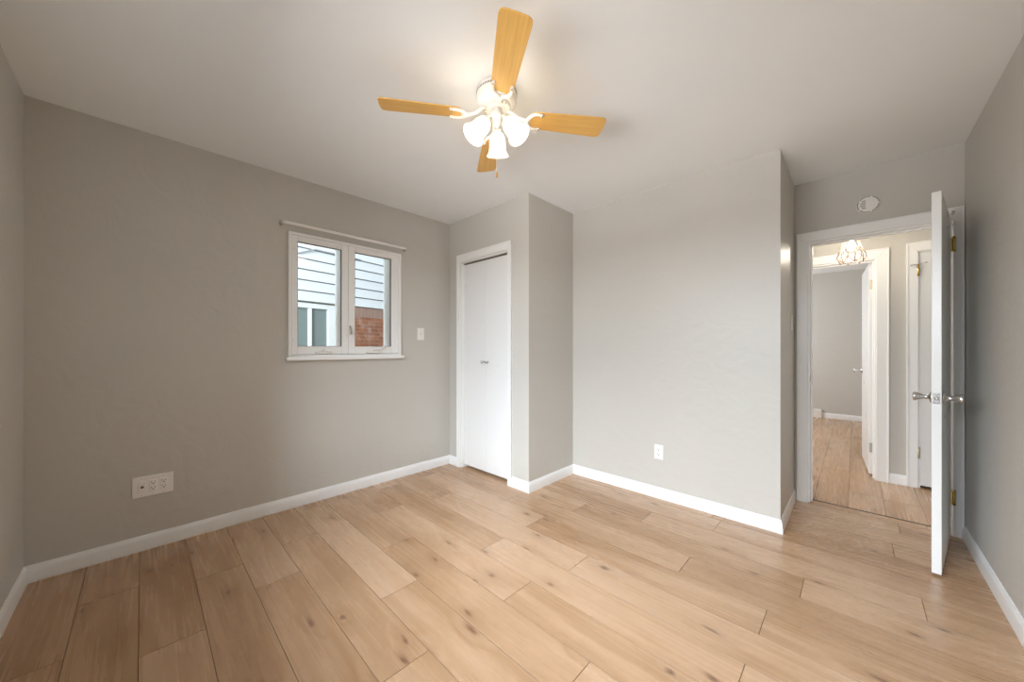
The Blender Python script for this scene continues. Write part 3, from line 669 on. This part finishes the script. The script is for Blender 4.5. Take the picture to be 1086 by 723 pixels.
for k in range(4):
    a = R(53.5+90*k)
    if k == 0:
        b = MB().prism(blade_outline(), -0.003, 0.003).build('blade', BLADE, fan, 0.0015); blade0 = b
        ir = MB()
        ir.tube([(0.056, 0, 0.038), (0.078, 0, 0.026), (0.104, 0, 0.008), (0.134, 0, -0.004), (0.158, 0, -0.007)], [0.009, 0.008, 0.0075, 0.008, 0.009], 12, flat=1.0)
        for s_ in (-1, 1):
            ir.tube([(0.150, 0, -0.007), (0.160, s_*0.016, -0.0075), (0.172, s_*0.033, -0.0075), (0.190, s_*0.043, -0.0075), (0.214, s_*0.044, -0.0070), (0.232, s_*0.041, -0.0065)], [0.0085, 0.0085, 0.008, 0.0075, 0.007, 0.006], 10)
            ir.lathe([(0.0085, 0), (0.0085, 0.004), (0.006, 0.006), (0, 0.0065)], place((0, 0, -1), (0.222, s_*0.0425, -0.0085)), 14)
        i_ = ir.build('blade_iron', WHITEMETAL, fan); iron0 = i_
        screw0 = [MB().lathe([(0.0045, 0), (0.0045, 0.0015), (0, 0.002)], place((0, 0, -1), (0.222, s_*0.0425, -0.0145)), 12).build('screw', BRASS, i_) for s_ in (-1, 1)]
    else:
        b = blade0.copy(); COL.objects.link(b); b.parent = fan
        i_ = iron0.copy(); COL.objects.link(i_); i_.parent = fan
        for q in screw0:
            s2 = q.copy(); COL.objects.link(s2); s2.parent = i_
    for o in (b, i_):
        o.location = (0, 0, ZB); o.rotation_mode = 'QUATERNION'
        o.rotation_quaternion = (Matrix.Rotation(a, 3, 'Z') @ Matrix.Rotation(PITCH if o is b else PITCH*1.0, 3, 'X')).to_quaternion()
MB().lathe([(0.026, -0.095), (0.024, -0.118), (0.032, -0.124), (0.034, -0.140), (0.032, -0.150), (0.022, -0.158), (0.016, -0.170), (0.009, -0.180), (0.0, -0.182)], n=40).build('light_fitter', WHITEMETAL, fan)
TILT = R(38); LS = 0.116
for az in (134, 254, 14):
    a = R(az); ax = Vector((math.sin(TILT)*math.cos(a), math.sin(TILT)*math.sin(a), -math.cos(TILT)))
    st = Vector((0.056*math.cos(a), 0.056*math.sin(a), -0.170))
    am = MB().tube([(0.022*math.cos(a), 0.022*math.sin(a), -0.136), (0.048*math.cos(a), 0.048*math.sin(a), -0.146), st], 0.0075, 10)
    am.lathe([(0.016, -0.012), (0.021, -0.004), (0.021, 0.014), (0.018, 0.022), (0.0, 0.022)], place(ax, st), 24)
    am.build('lamp_socket', WHITEMETAL, fan)
    prof = [(0.022, 0.008), (0.030, 0.014), (0.037, 0.028), (0.0405, 0.048), (0.0415, 0.068), (0.043, 0.084), (0.047, 0.098), (0.054, 0.110), (0.057, LS)]
    inner = [(r-0.003, z) for r, z in prof][::-1]
    sh = MB().lathe(prof+inner, place(ax, st), 40, caps=False).build('lamp_shade', SHADE, fan); sh['label'] = 'lit frosted bell glass shade'
    bl = MB().lathe([(0.012, 0.022), (0.013, 0.040), (0.020, 0.056), (0.024, 0.070), (0.020, 0.084), (0.011, 0.092), (0, 0.095)], place(ax, st), 24).build('bulb', BULB, sh)
ch = MB()
x0, y0 = 0.012, -0.012
for k in range(46): ch.lathe([(0, -.0016), (0.0014, -.0008), (0.0014, .0008), (0, .0016)], Matrix.Translation((x0, y0, -0.178-k*0.0052)), 8)
ch.tube([(x0, y0, -0.176), (x0, y0, -0.416)], 0.0007, 6)
ch = ch.build('pull_chain', WHITEMETAL, fan)
MB().lathe([(0, 0.030), (0.003, 0.029), (0.0055, 0.018), (0.0065, 0.006), (0.005, -0.004), (0, -0.006)], Matrix.Translation((x0, y0, -0.440)), 16).build('chain_fob', plain('wooden_fob', (0.45, 0.25, 0.10), .45, bump=.02), ch)

# ------------------------------------------------------------------ hall lamp with wire cage
LX, LY = -0.021, 4.15
lamp = empty('pendant_lamp', (LX, LY, H), 0, 'lit hall lamp in an open wire cage, seen through the doorway', 'ceiling lamp')
MB().lathe([(0.055, 0), (0.055, -0.012), (0.045, -0.022), (0.012, -0.028), (0.0, -0.028)], n=32).build('canopy', WHITEMETAL, lamp)
MB().tube([(0, 0, -0.026), (0, 0, -0.335)], 0.0035, 8).build('cord', plain('white_cord', (.75, .72, .68), .5, bump=.02), lamp)
MB().lathe([(0.0, -0.33), (0.012, -0.332), (0.018, -0.345), (0.018, -0.385), (0.0, -0.385)], n=24).build('lamp_socket', WIRE, lamp)
MB().lathe([(0.011, -0.385), (0.012, -0.395), (0.021, -0.412), (0.027, -0.432), (0.023, -0.452), (0.012, -0.463), (0, -0.466)], n=24).build('bulb', HALLBULB, lamp)
cg = MB(); n = 6; z0, z1, z2 = -0.358, -0.525, -0.575; r0, r1, r2 = 0.038, 0.098, 0.052
def rp(r, z, k): return (r*math.cos(2*PI*k/(n*2)+.3), r*math.sin(2*PI*k/(n*2)+.3), z)
tw = 0.0022
cg.tube([rp(r0, z0, k) for k in range(2*n)], tw, 6, closed=True)
for k in range(0, 2*n, 2):
    cg.tube([rp(r0, z0, k), rp(r0*0.6+r1*0.4, z0*0.58+z1*0.42, k), rp(r1, z1, k)], tw, 6)
    for s_ in (-1, 1):
        cg.tube([rp(r1, z1, k), rp(r2+0.018, z2, k+s_)], tw, 6)
        cg.tube([rp(r0*0.55+r1*0.45, z0*0.5+z1*0.5, k), rp(r1*0.93, z1+0.020, k+s_)], tw, 6)
    for s_ in (-1, 1): cg.tube([rp(r1*0.93, z1+0.020, k+1), rp(r2+0.018, z2, k+1)], tw, 6)
cg.build('wire_cage', WIRE, lamp)
# baseboard register in the far bedroom
rg = empty('baseboard_register', (-0.50, YB1, 0), 0, 'white heating register at the foot of the farthest wall', 'register')
MB().box((-0.092, -0.045, 0.0), (0.092, -0.001, 0.138)).build('register_box', PLASTIC, rg, 0.004)
lv = MB()
for k in range(5): lv.box((-0.075, -0.049, 0.030+k*0.019), (0.075, -0.044, 0.039+k*0.019))
lv.build('louvres', IVORY, rg, 0.001)

# ------------------------------------------------------------------ outdoors, through the small window
struct('ground', MB().box((-30, -25, -0.75), (-3.25, 30, -0.65)), GROUND, 'ground outside below the window, out of sight', 'ground')
# neighbour's wall: local x runs along it, y points back into the house
P0 = Vector((-6.72, 2.56, -0.65))
dirw = Vector((-0.6935*math.cos(R(32.5))+0.7204*math.sin(R(32.5)), 0.7204*math.cos(R(32.5))+0.6935*math.sin(R(32.5)), 0))
hs = empty('neighbor_house', P0, math.atan2(dirw.y, dirw.x), 'white sided house with a brick base, seen through the small window', 'house')
ZS = 2.635           # underside of the siding, above local ground
NW0, NW1, NWZ0, NWZ1 = -1.25, 0.014, 1.25, 2.605      # neighbour's window
mb = MB(); mb.box((NW1+0.04, 0.0, 0.0), (5.0, 0.3, ZS-0.02)); mb.box((-5.0, 0.0, 0.0), (NW0-0.04, 0.3, ZS-0.02)); mb.box((NW0-0.04, 0.0, 0), (NW1+0.04, 0.3, NWZ0-0.05))
mb.build('brick_wall', BRICK, hs)
so = MB()
for k in range(46):
    x = 0.10+k*0.072; so.box((x+0.004, -0.006, ZS-0.20), (x+0.068, 0.02, ZS-0.012))
so.build('soldier_course', SOLDIER, hs, 0.003)
sd = MB(); c = 0.176; k = 0
while ZS+k*c < 7.2:                       # each board overhangs the one below, with an open drip slot
    z = ZS+k*c
    v = [sd.bm.verts.new(q) for q in ((-5, -0.034, z), (5, -0.034, z), (5, -0.004, z+c-0.014), (-5, -0.004, z+c-0.014), (-5, 0.10, z), (5, 0.10, z), (5, 0.10, z+c-0.014), (-5, 0.10, z+c-0.014))]
    for f in ((0,1,2,3),(4,7,6,5),(0,4,5,1),(2,6,7,3),(0,3,7,4),(1,5,6,2)): sd.bm.faces.new([v[i] for i in f])
    k += 1
sd.box((-5, 0.10, ZS), (5, 0.25, 7.2))
sd.build('siding', SIDING, hs)
fm = MB(); ringbox(fm, NW0, NW1, NWZ0, NWZ1, 0.07, 0.30, 0.07, 0.08, 0.02, 0.12); nwf = fm.build('window', HOUSETRIM, hs, 0.005)
xm = -0.59
fm = MB(); fm.box((xm-0.025, 0.03, NWZ0+0.07), (xm+0.025, 0.10, NWZ1-0.07)); fm.build('mullion', HOUSETRIM, nwf, 0.003)
MB().box((NW0+0.06, 0.07, NWZ0+0.06), (NW1-0.29, 0.08, NWZ1-0.07)).build('window_pane', HOUSEGLASS, nwf)
MB().tube([(-1.6, -0.05, 3.10), (-1.2, -0.05, 3.25), (-0.825, -0.05, 3.396), (-0.56, -0.05, 3.513), (-0.50, -0.05, 3.516), (-0.44, -0.045, 3.515), (0.3, -0.045, 3.515)], 0.012, 8).build('service_cable', CABLE, hs)
